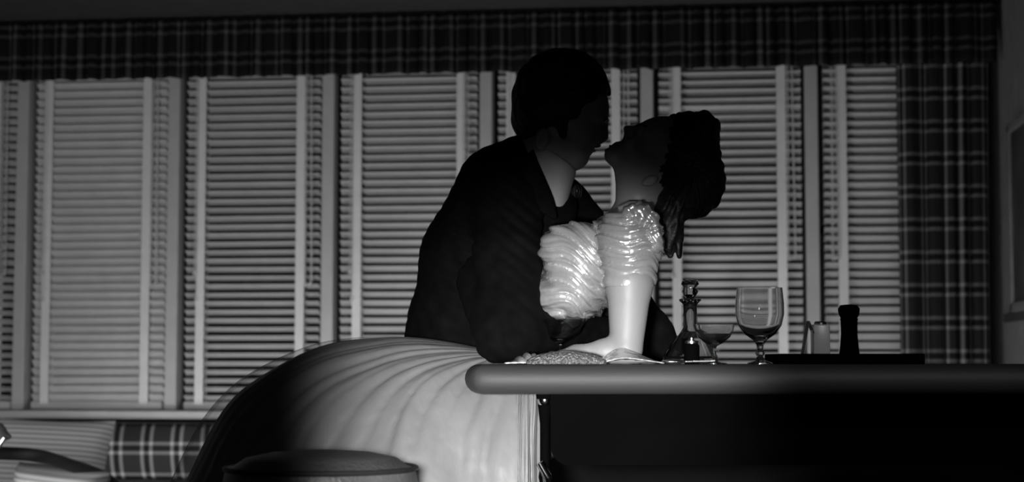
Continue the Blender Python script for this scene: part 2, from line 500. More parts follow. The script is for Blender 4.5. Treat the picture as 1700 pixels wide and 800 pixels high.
# ------------------------------------------------------------------ gathered plaid cloth
def gathered(x0, x1, y, z0, z1, pleat, amp, seed, rows, full=1.5, hemwave=0.0, rightpull=0.0):
    """room frame; a cloth of soft folds hanging from z1 to z0; UV in metres of cloth"""
    rnd = random.Random(seed)
    n = int((x1 - x0) / pleat * 12)
    ph = []; p = 0
    widths = []
    for i in range(n + 1):
        p += (pleat / 12) / pleat * 2 * PI * (1 + .35 * math.sin(i * .13 + seed) + .2 * math.sin(i * .051 + seed * 2)); ph.append(p)
    v = []; uv = []; f = []
    for j in range(rows + 1):
        t = j / rows; z = z1 + (z0 - z1) * t
        a = amp * (.55 + .45 * min(1, t * 3))
        for i in range(n + 1):
            s = i / n; x = x0 + (x1 - x0) * s
            q = ph[i] + .25 * math.sin(t * 2.2 + i * .03)
            yy = a * (math.sin(q) + .25 * math.sin(2.3 * q + 1))
            xx = .3 * a * math.cos(q) - rightpull * math.sin(t * PI / 2) * s
            zz = hemwave * math.sin(q * .5) * t
            v.append((x + xx, y + yy, z + zz)); uv.append((s * (x1 - x0) * full, (z1 - z0) * t))
    for j in range(rows):
        for i in range(n):
            a = j * (n + 1) + i; f.append((a, a + n + 1, a + n + 2, a + 1))
    return v, f, uv
def cloth_obj(name, data, m, origin, label, cat, thick=.003):
    v, f, uv = data
    v = [(a - origin[0], b - origin[1], c - origin[2]) for a, b, c in v]
    o = mesh_obj(name, v, f, m, None, uv)
    o.location = origin
    md = o.modifiers.new('thick', 'SOLIDIFY'); md.thickness = thick; md.offset = 0
    return tag(o, label, cat)
zv0 = zat(110, 7.3)
ztop = 2.445
xcl, xcr = on_wall(1491, YW - .155), on_wall(1650, YW - .155)
cloth_obj('window_valance', gathered(XL + .03, XR - .03, YW - .24, zv0, ztop, .062, .014, 1, 10, 1.25, .003), M_plaidv, ((XL + XR) / 2, YW - .24, ztop), 'long gathered dark plaid valance running above all the blinds', 'valance')
MB().box((0, 0, 0), (XR - XL - .04, .02, .02)).build('valance_rod', M_sash, None, False)
o = bpy.data.objects['valance_rod']; o.location = ((XL + XR) / 2, YW - .20, ztop - .012); tag(o, 'thin dark rod that carries the plaid valance under the ceiling', 'curtain rod')
cloth_obj('plaid_curtain', gathered(xcl, xcr - .005, YW - .155, .04, ztop - .06, .084, .020, 3, 40, 1.6, 0, .02), M_plaid, ((xcl + xcr) / 2, YW - .155, .04), 'full length dark plaid curtain gathered in the right corner', 'curtain')

# framed picture on the right wall, leaning forward from its top edge
Zp, yp, zp_top = right_z(1690, 205)
_, _, zp_bot = right_z(1684, 520)
fr = thing('framed_picture', 'dark picture in a pale frame on the right wall, cut by the picture edge', 'picture', (XR, yp - .55, zp_bot), rot=0)
hh = zp_top - zp_bot; tl = Matrix.Rotation(math.radians(0), 3, 'Y')
MB().box((-.02, 0, hh / 2), (.012, 1.02, hh - .08)).build('print', M_picture, fr, False)
fb = MB()
for cy_, cz_, dy_, dz_ in ((0, hh - .02, 1.10, .04), (0, .02, 1.10, .04), (-.53, hh / 2, .04, hh), (.53, hh / 2, .04, hh)):
    fb.box((-.02, cy_, cz_), (.035, dy_, dz_), bev=.006)
fb.build('frame', M_pframe, fr)

# ------------------------------------------------------------------ window seat, cushions, back furniture
xs1 = on_wall(560, 7.0)
seat = thing('window_bench', 'low built-in window seat with plaid padded back under the blinds', 'bench', ((XL + xs1) / 2, 7.1, 0), rot=0)
wS = xs1 - XL - .06
MB().box((0, 0, .16), (wS, .62, .32)).build('base', M_frame, seat, False)
MB().box((0, -.02, .36), (wS, .66, .09), bev=.03).build('seat_pad', M_bench, seat)
# padded plaid back with gentle bulge, leaning to the wall
v = []; f = []; uv = []; nx, nz = 120, 14
zb0, zb1 = .40, ZS - .035
for j in range(nz + 1):
    t = j / nz
    for i in range(nx + 1):
        s = i / nx; x = (s - .5) * wS
        y = .20 + .07 * t - .05 * math.sin(PI * t) ** .6 - .004 * math.sin(x * 9)
        v.append((x, y, zb0 + (zb1 - zb0) * t)); uv.append((x + 5 + .03 * t, t * (zb1 - zb0) * 1.05 + .035))
for j in range(nz):
    for i in range(nx):
        a = j * (nx + 1) + i; f.append((a, a + 1, a + nx + 2, a + nx + 1))
bk = mesh_obj('back_cushion', v, f, M_plaid2, seat, uv)
md = bk.modifiers.new('thick', 'SOLIDIFY'); md.thickness = .05; md.offset = -1

def pillow(w_, h_, d_, n=26, sharp=.55):
    v = []; f = []
    for side in (1, -1):
        for j in range(n + 1):
            for i in range(n + 1):
                a, b = 2 * i / n - 1, 2 * j / n - 1
                e = (max(0, 1 - a ** 4) * max(0, 1 - b ** 4)) ** sharp
                pin = 1 - .07 * (a * a) * (1 - abs(b)) ** 0 * (1 - b * b)
                pin2 = 1 - .07 * (1 - a * a) * b * b
                v.append((a * w_ / 2 * pin, side * d_ / 2 * e, b * h_ / 2 * pin2))
        o_ = 0 if side == 1 else (n + 1) ** 2
        for j in range(n):
            for i in range(n):
                q = o_ + j * (n + 1) + i; f.append((q, q + n + 1, q + n + 2, q + 1) if side == 1 else (q, q + 1, q + n + 2, q + n + 1))
    return v, f
pz = S(85, 765, 6.75)
v, f = pillow(.56, .36, .16)
o = mesh_obj('striped_pillow', v, f, M_stripe); o.location = RW(tuple(S(68, 768, 6.72))); o.rotation_euler = (math.radians(-14), math.radians(2), YW * 0 + .03)
tag(o, 'pale finely striped pillow leaning on the plaid seat back, lower left', 'pillow')
v, f = pillow(.34, .12, .34, sharp=.6)
o = mesh_obj('round_cushion', [(a, b * 1, c) for a, b, c in v], f, M_stripe); o.location = RW(tuple(S(104, 803, 6.05))); o.rotation_euler = (0, math.radians(6), 0)
tag(o, 'small pale cushion corner below the dark curved rail that stands in for a shadow', 'cushion')

# added chair, lower left: its dark curved rail stands in for a cast shadow
ch = thing('shadow_rail_chair', 'added dark chair whose broad curved rail stands in for a shadow on the striped pillow', 'chair', (S(40, 600, 5.9)[0], 5.9, 0))
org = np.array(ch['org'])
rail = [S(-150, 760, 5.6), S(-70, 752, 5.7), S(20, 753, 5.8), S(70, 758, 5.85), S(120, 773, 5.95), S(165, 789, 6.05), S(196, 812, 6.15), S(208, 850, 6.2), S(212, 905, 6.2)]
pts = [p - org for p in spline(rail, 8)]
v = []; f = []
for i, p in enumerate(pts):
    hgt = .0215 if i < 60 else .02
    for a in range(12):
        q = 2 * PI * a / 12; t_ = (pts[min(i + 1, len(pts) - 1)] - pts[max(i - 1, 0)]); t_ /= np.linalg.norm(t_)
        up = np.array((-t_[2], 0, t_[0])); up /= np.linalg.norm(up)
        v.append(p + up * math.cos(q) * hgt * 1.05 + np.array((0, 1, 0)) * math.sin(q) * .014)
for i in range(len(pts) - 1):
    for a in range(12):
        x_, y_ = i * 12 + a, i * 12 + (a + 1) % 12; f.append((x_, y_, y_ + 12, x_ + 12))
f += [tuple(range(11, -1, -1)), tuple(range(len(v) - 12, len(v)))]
mesh_obj('shadow_rail', np.array(v), f, M_shadow_wood, ch)
MB().box((-.12, -.1, .43), (.52, .46, .05), bev=.02).build('seat', M_shadow_wood, ch)
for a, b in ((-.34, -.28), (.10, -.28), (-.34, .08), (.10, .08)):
    MB().tube([(a, b, .41), (a * 1.06, b * 1.06, 0)], [.02, .014], 12).build('leg', M_shadow_wood, ch)
MB().tube([S(212, 905, 6.2) - org, (.14, .02, .42)], [.016, .018], 12).build('arm_post', M_shadow_wood, ch)
MB().tube([S(-60, 755, 5.7) - org, (-.30, .06, .42)], [.016, .018], 12).build('arm_post', M_shadow_wood, ch)
# dark tied handbag corner with metal clasp at the left edge
hb = thing('dark_handbag', 'dark handbag with pale clasp poking in at the lower left edge', 'bag', S(-22, 752, 5.5))
fd = Field((-.14, -.06, -.02), (.14, .06, .16), .005); fd.lo += np.array(hb['org'])
c = np.array(hb['org'])
fd.ell(c + (-.02, 0, .05), (.085, .035, .05), -20, .01); fd.cone(c + (.0, 0, .06), c + (.072, 0, .052), .03, .008, .02)
fd.build('bag_body', M_leather2, hb, 1)
MB().tube([(.062, -.025, .05), (.048, -.03, .025), (.04, -.03, .012)], [.007, .009, .004], 10).build('clasp', M_silver, hb)

# dark banquette behind the counter on the right
bq = thing('banquette', 'dark upholstered banquette in the gloom beneath and behind the counter', 'bench', (S(1270, 600, 5.0)[0], 5.0, 0))
MB().box((0, -.05, .2), (1.9, .50, .40)).build('base', M_black, bq, False)
MB().box((0, -.08, .45), (1.92, .56, .10), bev=.03).build('seat_pad', M_banq, bq)
MB().box((0, .17, .55), (1.92, .12, .30), bev=.04).build('backrest', M_banq, bq)

# ------------------------------------------------------------------ counter
TZ = zat(604.6, 3.3)                       # top height
TH = .0535
cn = thing('bar_counter', 'thick dark counter with rounded edge across the right foreground', 'counter', (S(1300, 600, 3.3)[0], 3.4, 0))
org = np.array(cn['org'])
r_ = TH / 2
xr_ = S(1990, 600, 3.1)[0]
plan = [(S(745, 600, 3.10)[0] + r_, 3.17), (S(750, 600, 3.04)[0] + r_, 3.085), (S(790, 600, 3.03)[0], 3.055), (S(1000, 600, 3.03)[0], 3.05), (S(1500, 600, 3.03)[0], 3.05), (xr_, 3.05),
        (xr_, 3.98), (S(1300, 600, 3.9)[0], 3.98), (S(1060, 600, 3.9)[0], 3.97), (S(1012, 600, 3.8)[0], 3.88), (S(1002, 600, 3.6)[0], 3.62), (S(985, 600, 3.5)[0], 3.49), (S(900, 600, 3.44)[0], 3.42), (S(820, 600, 3.36)[0], 3.345), (S(770, 600, 3.3)[0], 3.31), (S(750, 600, 3.2)[0] + r_, 3.26)]
sp_ = []
P_ = [np.array(p) for p in plan]
for i, p in enumerate(P_):               # rounded polyline
    q = P_[i - 1]; nxt = P_[(i + 1) % len(P_)]
    a = p + (q - p) * min(.35, .05 / max(np.linalg.norm(q - p), 1e-6)); b = p + (nxt - p) * min(.35, .05 / max(np.linalg.norm(nxt - p), 1e-6))
    for t in (0, .25, .5, .75, 1): sp_.append((1 - t) ** 2 * a + 2 * t * (1 - t) * p + t * t * b)
n = len(sp_)
nor = []
for i in range(n):
    t = sp_[(i + 1) % n] - sp_[i - 1]; t /= np.linalg.norm(t); nor.append(np.array((t[1], -t[0])))
v = []; f = []; K = 10
for j in range(K + 1):
    a = PI * j / K - PI / 2
    for i in range(n):
        p = sp_[i] + nor[i] * (math.cos(a) - 1) * r_ * 1.0
        v.append((p[0] - org[0], p[1] - org[1], TZ - r_ + math.sin(a) * r_))
for j in range(K):
    for i in range(n):
        a, b = j * n + i, j * n + (i + 1) % n; f.append((a, b, b + n, a + n))
f.append(tuple(range(n - 1, -1, -1))); f.append(tuple(K * n + i for i in range(n)))
o = mesh_obj('countertop', v, f, M_counter, cn); o.modifiers.new('s', 'EDGE_SPLIT').split_angle = math.radians(50)
# dark apron box with a rounded lower corner
xa_ = S(914, 600, 3.22)[0]; zb_ = zat(771, 3.22); zt_ = TZ - TH + .002
ap = [(xa_, zt_), (xr_ - .06, zt_), (xr_ - .06, zb_), (xa_ + .035, zb_)]
ap += [(xa_ + .035 - .035 * math.sin(a), zb_ + .035 - .035 * math.cos(a)) for a in np.linspace(.2, PI / 2, 7)]
nA = len(ap)
va = [(x - org[0], 3.22 - org[1], z) for x, z in ap] + [(x - org[0], 3.36 - org[1], z) for x, z in ap]
fa = [tuple(range(nA)), tuple(range(2 * nA - 1, nA - 1, -1))] + [((i + 1) % nA, i, nA + i, nA + (i + 1) % nA) for i in range(nA)]
mesh_obj('apron', va, fa, M_black, cn, smooth=False)
for lx, ly in ((S(904, 600, 3.28)[0], 3.28), (xr_ - .09, 3.32), (xr_ - .03, 3.8)):
    lg = MB().lathe([(.030, 0), (.030, .012), (.012, .02), (.0085, .03), (.0085, .68), (.012, .70), (.009, .72), (.009, .80), (.014, zt_ - .02), (.018, zt_)], (lx - org[0], ly - org[1], 0), 20)
    lg = lg.build('leg', M_black, cn)
    MB().lathe([(.0132, 0), (.015, .004), (.015, .016), (.0122, .02)], (lx - org[0], ly - org[1], zt_ - .026), 24).build('collar', M_chrome, lg)
# slanting brace end near the first leg
MB().tube([S(896, 768, 3.2) - org, S(908, 790, 3.2) - org, S(912, 830, 3.24) - org], [.007, .009, .007], 12).build('brace', M_chrome, cn)

# ------------------------------------------------------------------ stools
def make_stool(px, Z, top, label):
    x = S(px, 600, Z)[0]
    st = thing('leather_stool', label, 'stool', (x, Z, 0), 'leather stools at the counter')
    R1 = .150
    prof = [(.0, -.075), (R1 - .02, -.075), (R1 + .004, -.06), (R1 + .006, -.03), (R1, 0), (R1 - .006, .004), (R1 - .012, .006), (R1 * .8, .019), (R1 * .55, .027), (R1 * .25, .0305), (0.002, .031)]
    MB().lathe(prof, (0, 0, top - .031), 64, False).build('seat', M_leather, st)
    MB().tube([(math.cos(a) * (R1 + .001), math.sin(a) * (R1 + .001), top - .028) for a in np.linspace(0, 2 * PI, 64, endpoint=False)], .0042, 8, True).build('piping', M_leather2, st)
    for k in range(4):
        a = PI / 4 + k * PI / 2
        MB().tube([(.10 * math.cos(a), .10 * math.sin(a), top - .11), (.17 * math.cos(a), .17 * math.sin(a), 0)], [.015, .012], 12).build('leg', M_chrome, st)
    MB().tube([(.145 * math.cos(a), .145 * math.sin(a), .26) for a in np.linspace(0, 2 * PI, 48, endpoint=False)], .008, 8, True).build('footrest', M_chrome, st)
    return st
make_stool(535, 2.72, zat(752, 2.62), 'dark leather stool in the bottom foreground before the satin skirt')
make_stool(868, 3.56, .655, 'leather stool the seated woman sits on, hidden under her skirt')

# ------------------------------------------------------------------ things on the counter
def on_top(px, Z): return np.array((S(px, 604, Z)[0], Z * cp + 0.0, TZ))
def lathe_thing(name, px, Z, parts, label, cat, group=None):
    t = thing(name, label, cat, on_top(px, Z), group)
    for pn, prof, m in parts: MB().lathe(prof, (0, 0, 0.0004), 56, True if prof[0] != prof[-1] else False).build(pn, m, t)
    return t
q = 3.33 / F
def coupe(name, px, Z, s, label, group=None, wine=True):
    h = 71 * s * Z / F; R = 37 * s * Z / F
    out = [(.0005, .0), (R * .62, .0), (R * .62, .002), (R * .2, .005), (.004, .010), (.0035, h * .40), (.006, h * .46), (R * .45, h * .54), (R * .78, h * .68), (R * .95, h * .86), (R, h), (R - .0012, h), (R * .93, h * .86), (R * .75, h * .70), (R * .42, h * .57), (.0005, h * .52)]
    parts = [('bowl', out, M_glass)]
    if wine: parts.append(('drink', [(.0006, h * .525), (R * .40, h * .58), (R * .72, h * .71), (R * .80, h * .77), (.0006, h * .77)], M_wine))
    return lathe_thing(name, px, Z, parts, label, 'glass', group)
coupe('champagne_coupe', 931, 3.385, 1.04, 'clear shallow coupe glass in front of the woman\'s satin waist', 'shallow coupe glasses on the counter', False)
coupe('champagne_coupe', 1184, 3.20, .92, 'shallow coupe with dark drink between the decanter and large goblet', 'shallow coupe glasses on the counter', True)
Zg = 3.25; g = Zg / F
H = 126 * g
gp = [(.0006, 0), (21 * g, 0), (21 * g, 2 * g), (8 * g, 6 * g), (5 * g, 12 * g), (8 * g, 18 * g), (5 * g, 24 * g), (6 * g, 32 * g), (12 * g, 40 * g), (26 * g, 50 * g), (36 * g, 64 * g), (40 * g, 82 * g), (40 * g, 100 * g), (37.5 * g, H), (36.3 * g, H), (38.6 * g, 100 * g), (38.6 * g, 82 * g), (34.5 * g, 65 * g), (24 * g, 52 * g), (10 * g, 44 * g), (.0006, 42 * g)]
lathe_thing('water_goblet', 1260, Zg, [('bowl', gp, M_glass)], 'large empty round goblet with knobbed stem standing alone', 'glass')
Zd = 3.45; g = Zd / F
dp = [(.0006, 0), (44 * g, 0), (46 * g, 6 * g), (44 * g, 14 * g), (32 * g, 34 * g), (18 * g, 50 * g), (12 * g, 60 * g), (11 * g, 96 * g), (13 * g, 100 * g), (18 * g, 104 * g), (18 * g, 107 * g), (8 * g, 109 * g), (8 * g, 60 * g), (26 * g, 36 * g), (40 * g, 12 * g), (.0006, 7 * g)]
sp2 = [(.0006, 98 * g), (6 * g, 99 * g), (7 * g, 109 * g), (10 * g, 113 * g), (14 * g, 120 * g), (9 * g, 126 * g), (15 * g, 132 * g), (12 * g, 138 * g), (.0006, 140 * g)]
lathe_thing('glass_decanter', 1145, Zd, [('bottle', dp, M_glass), ('stopper', sp2, M_glass)], 'cut glass decanter with slim neck and knobbed stopper', 'decanter')
# little dark jar beside the coupe
g = 3.3 / F
lathe_thing('mustard_jar', 1147, 3.30, [('jar', [(.0006, 0), (12 * g, 0), (13 * g, 4 * g), (13 * g, 30 * g), (10 * g, 34 * g), (.0006, 34 * g)], M_black), ('lid', [(.0006, 34 * g), (11 * g, 34 * g), (11 * g, 38 * g), (4 * g, 40 * g), (4 * g, 43 * g), (.0006, 44 * g)], M_silver)], 'small black lidded jar at the foot of the decanter', 'jar')
# spoon lying beside it
t = thing('silver_spoon', 'silver spoon lying near the man\'s hand before the coupe', 'spoon', on_top(1140, 3.16))
bo = []
fld = Field((-.06, -.03, -.01), (.06, .03, .02), .0016); fld.lo += np.array(t['org']); c = np.array(t['org'])
fld.ell(c + (-.028, 0, .005), (.021, .014, .0045), 0, .004)
fld.cone(c + (-.010, 0, .005), c + (.05, .004, .0065), .0022, .0034, .004)
fld.build('spoon_body', M_silver, t, 1)
# low dark tray with shakers
Zt = 3.42; xa1, xb1 = S(1283, 600, Zt)[0], S(1512, 600, Zt)[0]
tr = thing('serving_tray', 'long low black tray holding the condiments at the counter\'s back', 'tray', ((xa1 + xb1) / 2, Zt, TZ))
wT = xb1 - xa1; hT = 17 * Zt / F
MB().box((0, 0, .0035), (wT, .20, .006), bev=.002).build('base', M_black, tr)
rim = MB()
for cx_, cy_, dx_, dy_ in ((0, -.1, wT, .006), (0, .1, wT, .006), (-wT / 2, 0, .006, .2), (wT / 2, 0, .006, .2)):
    rim.box((cx_, cy_, hT / 2), (dx_, dy_, hT), bev=.002)
rim.build('rim', M_black, tr)
def on_tray(px): return np.array((S(px, 600, Zt)[0], Zt, TZ + .0068))
g = Zt / F
t = thing('salt_shaker', 'small square white shaker on the tray beside the folded card', 'shaker', on_tray(1361))
MB().box((0, 0, 30 * g), (28 * g, 28 * g, 60 * g), bev=.003).build('body', M_white, t)
MB().lathe([(10 * g, 60 * g), (10 * g, 63 * g), (8 * g, 65 * g), (.0006, 65.5 * g)], (0, 0, 0), 24).build('cap', M_silver, t)
t = thing('pepper_mill', 'tall black waisted pepper mill on the tray, notched top', 'pepper mill', on_tray(1409))
pm = [(.0006, 0), (18 * g, 0), (18 * g, 5 * g), (15.5 * g, 20 * g), (13.5 * g, 45 * g), (14 * g, 66 * g), (15 * g, 70 * g)]
MB().lathe(pm + [(.0006, 70 * g)], (0, 0, 0), 40).build('body', M_black, t)
MB().lathe([(.0006, 69.5 * g), (13 * g, 69.5 * g), (17 * g, 77 * g), (18 * g, 86 * g), (14 * g, 92 * g), (5 * g, 93 * g), (4 * g, 91 * g), (.0006, 90 * g)], (0, 0, 0), 40).build('crown', M_black, t)
t = thing('folded_card', 'small pale folded card standing on the tray left of the shaker', 'card', on_tray(1338))
v = [(-9 * g, -.02, 0), (-9 * g, .02, 0), (3 * g, .02, 66 * g), (3 * g, -.02, 66 * g), (12 * g, -.02, 46 * g), (12 * g, .02, 46 * g)]
cd = mesh_obj('card', v, [(0, 3, 2, 1), (3, 4, 5, 2)], M_card, t, smooth=False); cd.modifiers.new('t', 'SOLIDIFY').thickness = .0012

# ------------------------------------------------------------------ the woman
wo = thing('person', 'woman in pale satin dress leaning back on one arm, head thrown back', 'person', (S(800, 600, 3.5)[0], 3.5, 0))
def BX(c, Z, k=1.0): return c * Z / F
B = Field((-.58, 3.02, 0.0), (.50, 3.92, 1.46), .0035)
ps = lambda px, py, Z: S(px, py, Z)
def cone(fld, a, b, k=.02, sy=1.0):
    (pa, qa, za, ra), (pb, qb, zb, rb) = a, b
    fld.cone(S(pa, qa, za), S(pb, qb, zb), ra * za / F, rb * zb / F, k, sy)
def ell(fld, px, py, Z, rx, rz, ry=None, roll=0, k=.02, op='add', yawr=0):
    s = Z / F; fld.ell(S(px, py, Z), (rx * s, (ry if ry else rx) * s, rz * s), roll, k, op, yawr)
ZH_ = 3.47
def cone_sub(fld, p, Z):
    fld.cone(S(p[0], p[1], Z - .018), S(p[0], p[1], Z + .018), .0035, .0035, .004, 1.0, 'sub')
# head thrown back, face up and to the left
def whead(B):
    ell(B, 1116, 258, ZH_, 66, 58, 58, -30, .02)           # skull
    ell(B, 1074, 247, ZH_, 50, 40, 41, -35, .03)           # face mass
    ell(B, 1092, 222, ZH_, 32, 24, 44, -25, .02)           # forehead
    cone(B, (1026, 257, ZH_, 17), (1080, 290, ZH_, 24), .02, 1.5)   # jaw
    ell(B, 1017, 259, ZH_, 13, 12, 17, 0, .014)            # chin
    ell(B, 1064, 218, ZH_ - .035, 10, 8, 14, -35, .012)    # brow near
    ell(B, 1064, 218, ZH_ + .035, 10, 8, 14, -35, .012)
    cone(B, (1064, 217, ZH_, 7), (1041, 214, ZH_, 6.5), .010)       # nose
    ell(B, 1044, 224, ZH_ - .008, 9, 6.5, 7, -40, .008)
    ell(B, 1044, 224, ZH_ + .008, 9, 6.5, 7, -40, .008)
    ell(B, 1022, 243, ZH_, 8, 5.5, 19, -52, .006)           # upper lip
    ell(B, 1012.5, 251, ZH_, 7.5, 6, 17, -52, .006)           # lower lip
    cone_sub(B, (1007, 245), ZH_)
    ell(B, 1051, 240, ZH_ - .040, 13, 17, 14, 0, .02)       # cheek
    ell(B, 1051, 240, ZH_ + .040, 13, 17, 14, 0, .02)
    for sgn in (-1, 1):                                    # eyes under closed lids
        ell(B, 1049, 224, ZH_ + sgn * .033, 8, 10, 15, -35, .008, 'sub')
        ell(B, 1060, 231, ZH_ + sgn * .032, 9, 8, 12, -40, .003)
    for sgn in (-1, 1):                                    # ears
        ell(B, 1079, 300, ZH_ + sgn * .070, 15, 9, 6, -25, .006)
        ell(B, 1080, 300, ZH_ + sgn * .079, 8, 4.5, 5, -25, .004, 'sub')
whead(B)
cone(B, (1062, 300, ZH_ + .01, 40), (1060, 372, 3.49, 38), .03)    # neck
# torso
cone(B, (1030, 400, 3.50, 46), (945, 480, 3.52, 50), .03, 1.8)
cone(B, (945, 480, 3.52, 46), (900, 570, 3.53, 46), .03, 1.6)
cone(B, (900, 570, 3.53, 46), (868, 700, 3.54, 78), .04, 1.5)
ell(B, 945, 415, 3.44, 34, 34, 30, 0, .03); ell(B, 945, 415, 3.58, 34, 34, 30, 0, .03)
cone(B, (1050, 380, 3.34, 34), (1035, 380, 3.64, 34), .03)
# near arm: upper arm straight down to the elbow on the counter, forearm flat to the left
ZA = 3.24
cone(B, (1049, 385, 3.33, 40), (1045, 470, 3.27, 37), .03)
cone(B, (1045, 470, 3.27, 37.5), (1040, 577, ZA, 27), .015)
cone(B, (1038, 582, ZA, 23), (1005, 584, ZA + .005, 19.5), .013)
cone(B, (1005, 584, ZA + .005, 19.5), (957, 588, ZA + .012, 14.5), .015)
cone(B, (957, 589, ZA + .012, 13.5), (930, 592, ZA + .015, 11), .014, 2.0)
def finger(fld, pts, r0, r1, k=.004):
    n_ = len(pts)
    for i in range(n_ - 1):
        ra = r0 + (r1 - r0) * i / (n_ - 1); rb = r0 + (r1 - r0) * (i + 1) / (n_ - 1)
        fld.cone(pts[i], pts[i + 1], ra, rb, k)
for k_, (dz, ln) in enumerate(((-.030, 34), (-.009, 40), (.012, 37), (.032, 29))):
    finger(B, [S(934, 592, ZA + .015 + dz), S(934 - ln * .45, 590, ZA + .012 + dz * 1.15), S(934 - ln * .78, 594, ZA + .010 + dz * 1.2), S(934 - ln, 598, ZA + .010 + dz * 1.2)], .0085, .0065)
finger(B, [S(950, 590, ZA - .018), S(936, 593, ZA - .045), S(922, 597, ZA - .055)], .0095, .007)
# far arm reaching round the man's chest
cone(B, (1022, 395, 3.66, 34), (965, 450, 3.72, 27), .02)
cone(B, (965, 450, 3.72, 26), (900, 440, 3.66, 17), .02)
cone(B, (900, 440, 3.66, 15), (880, 435, 3.65, 13), .015)
for dz, dy in ((-9, 0), (-3, 2), (3, 4), (9, 8)):
    finger(B, [S(882, 435 + dz, 3.65), S(866, 430 + dz * 1.2, 3.64), S(855, 432 + dz * 1.3, 3.64)], .008, .0065)
finger(B, [S(890, 426, 3.63), S(880, 415, 3.62), S(872, 411, 3.62)], .009, .007)
# legs under the skirt
for dz in (-.085, .075):
    zz = 3.50 + dz
    cone(B, (862, 712, 3.53 + dz, 68), (545, 705, zz - .05, 45), .03)
    cone(B, (545, 705, zz - .05, 43), (500, 880, zz - .05, 38), .02)
    cone(B, (500, 880, zz - .05, 38), (520, 1270, zz - .03, 22), .02)
    B.cone(np.array((S(505, 1300, zz)[0], zz - .03, .075)), np.array((S(505, 1300, zz)[0] - .15, zz - .03, .025)), .028, .018, .02)
B.build('body', M_fskin, wo, 1)
for dz in (-.085, .075):
    zz = 3.47 + dz; xx = S(505, 1300, zz)[0]
    fs = Field((xx - .20, zz - .05, 0), (xx + .06, zz + .05, .11), .004)
    fs.cone((xx + .01, zz, .045), (xx - .16, zz, .022), .036, .020, .02); fs.cone((xx + .02, zz, .05), (xx + .03, zz, .008), .012, .008, .01)
    fs.cut(lambda X, Y, Z: .003 - Z + 0 * X + 0 * Y)
    fs.build('shoe', M_shoe, wo, 1)
# hair: front roll, back mass and curls at the nape
Hh = Field((S(1040, 300, 3.3)[0], 3.30, S(850, 450, 3.3)[2]), (S(1225, 300, 3.6)[0], 3.66, S(850, 170, 3.6)[2]), .003)
ell(Hh, 1130, 262, ZH_, 66, 68, 66, 0, .01)
cone(Hh, (1135, 216, ZH_, 27), (1164, 215, ZH_, 30), .02, 1.7)
ell(Hh, 1150, 305, ZH_, 51, 57, 50, 0, .02)
ell(Hh, 1168, 298, ZH_, 33, 40, 50, 0, .012)
cone(Hh, (1108, 350, ZH_, 26), (1117, 395, ZH_, 17), .02, 1.6)
for sx, sy_, l_ in ((1112, 380, 44), (1124, 378, 46), (1104, 372, 40)):
    for sg in (-.03, 0, .03):
        cone(Hh, (sx, sy_, ZH_ + sg, 9), (sx + 2, sy_ + l_ + 40 * sg, ZH_ + sg, 4), .008)
# keep the face clear: cut with an oval around the face
ell(Hh, 1058, 248, ZH_, 66, 62, 80, -35, .006, 'sub')
ell(Hh, 1078, 302, ZH_ - .085, 22, 15, 24, -20, .006, 'sub')
ell(Hh, 1078, 302, ZH_ + .085, 22, 15, 24, -20, .006, 'sub')
hc = S(1140, 275, ZH_)
def hairwave(X, Y, Z):
    a = np.arctan2(Z - hc[2], X - hc[0])
    return .0022 * np.sin(a * 16 + 5 * np.sin((Y - hc[1]) * 30)) + .0016 * np.sin(a * 37 + (Y - hc[1]) * 160)
Hh.warp(hairwave)
Hh.build('hair', M_fhair, wo, 1)
# brows, lashes of the closed eyes and painted lips
def facial(parent, ctr, pts, r):
    """a thin strand laid over the face; pts: (px, py, dz)"""
    body = [c for c in parent.children if c.name.startswith('body')][0]
    out = Vector((-.62, 0, .78)) if parent is wo else Vector((1, 0, -.12)); out.normalize()
    path = []
    for p in spline([S(a, b, ctr + c) - np.array(parent['org']) for a, b, c in pts], 5):
        q = Vector(p.tolist()); o_ = q + out * .08
        ok, loc, nrm, _ = body.ray_cast(o_, -out, distance=.16)
        
        if ok: path.append(loc + nrm * r * .1)
    return MB().tube(path, r, 8)
def facial_part(name, m, parent, *tubes):
    a = MB()
    for t in tubes: a.add(t.v, t.f)
    a.build(name, m, parent)
M_lip = mat('painted_lips', .10, .35)
M_lip2 = mat('bare_lips', .18, .5)
for sgn in (-1, 1):
    facial_part('eyebrow', M_fhair, wo, facial(wo, ZH_, [(1062, 211, sgn * .014), (1066, 209, sgn * .030), (1075, 212, sgn * .046)], .0022))
    facial_part('eyelashes', M_fhair, wo, facial(wo, ZH_, [(1053, 227, sgn * .020), (1053, 226, sgn * .034), (1059, 231, sgn * .046)], .0016))
facial_part('lips', M_lip, wo, facial(wo, ZH_, [(1016, 245, -.018), (1012, 241, -.006), (1012, 242, 0), (1012, 241, .006), (1016, 245, .018)], .0022), facial(wo, ZH_, [(1012, 250, -.016), (1006, 250, 0), (1012, 250, .016)], .0025))
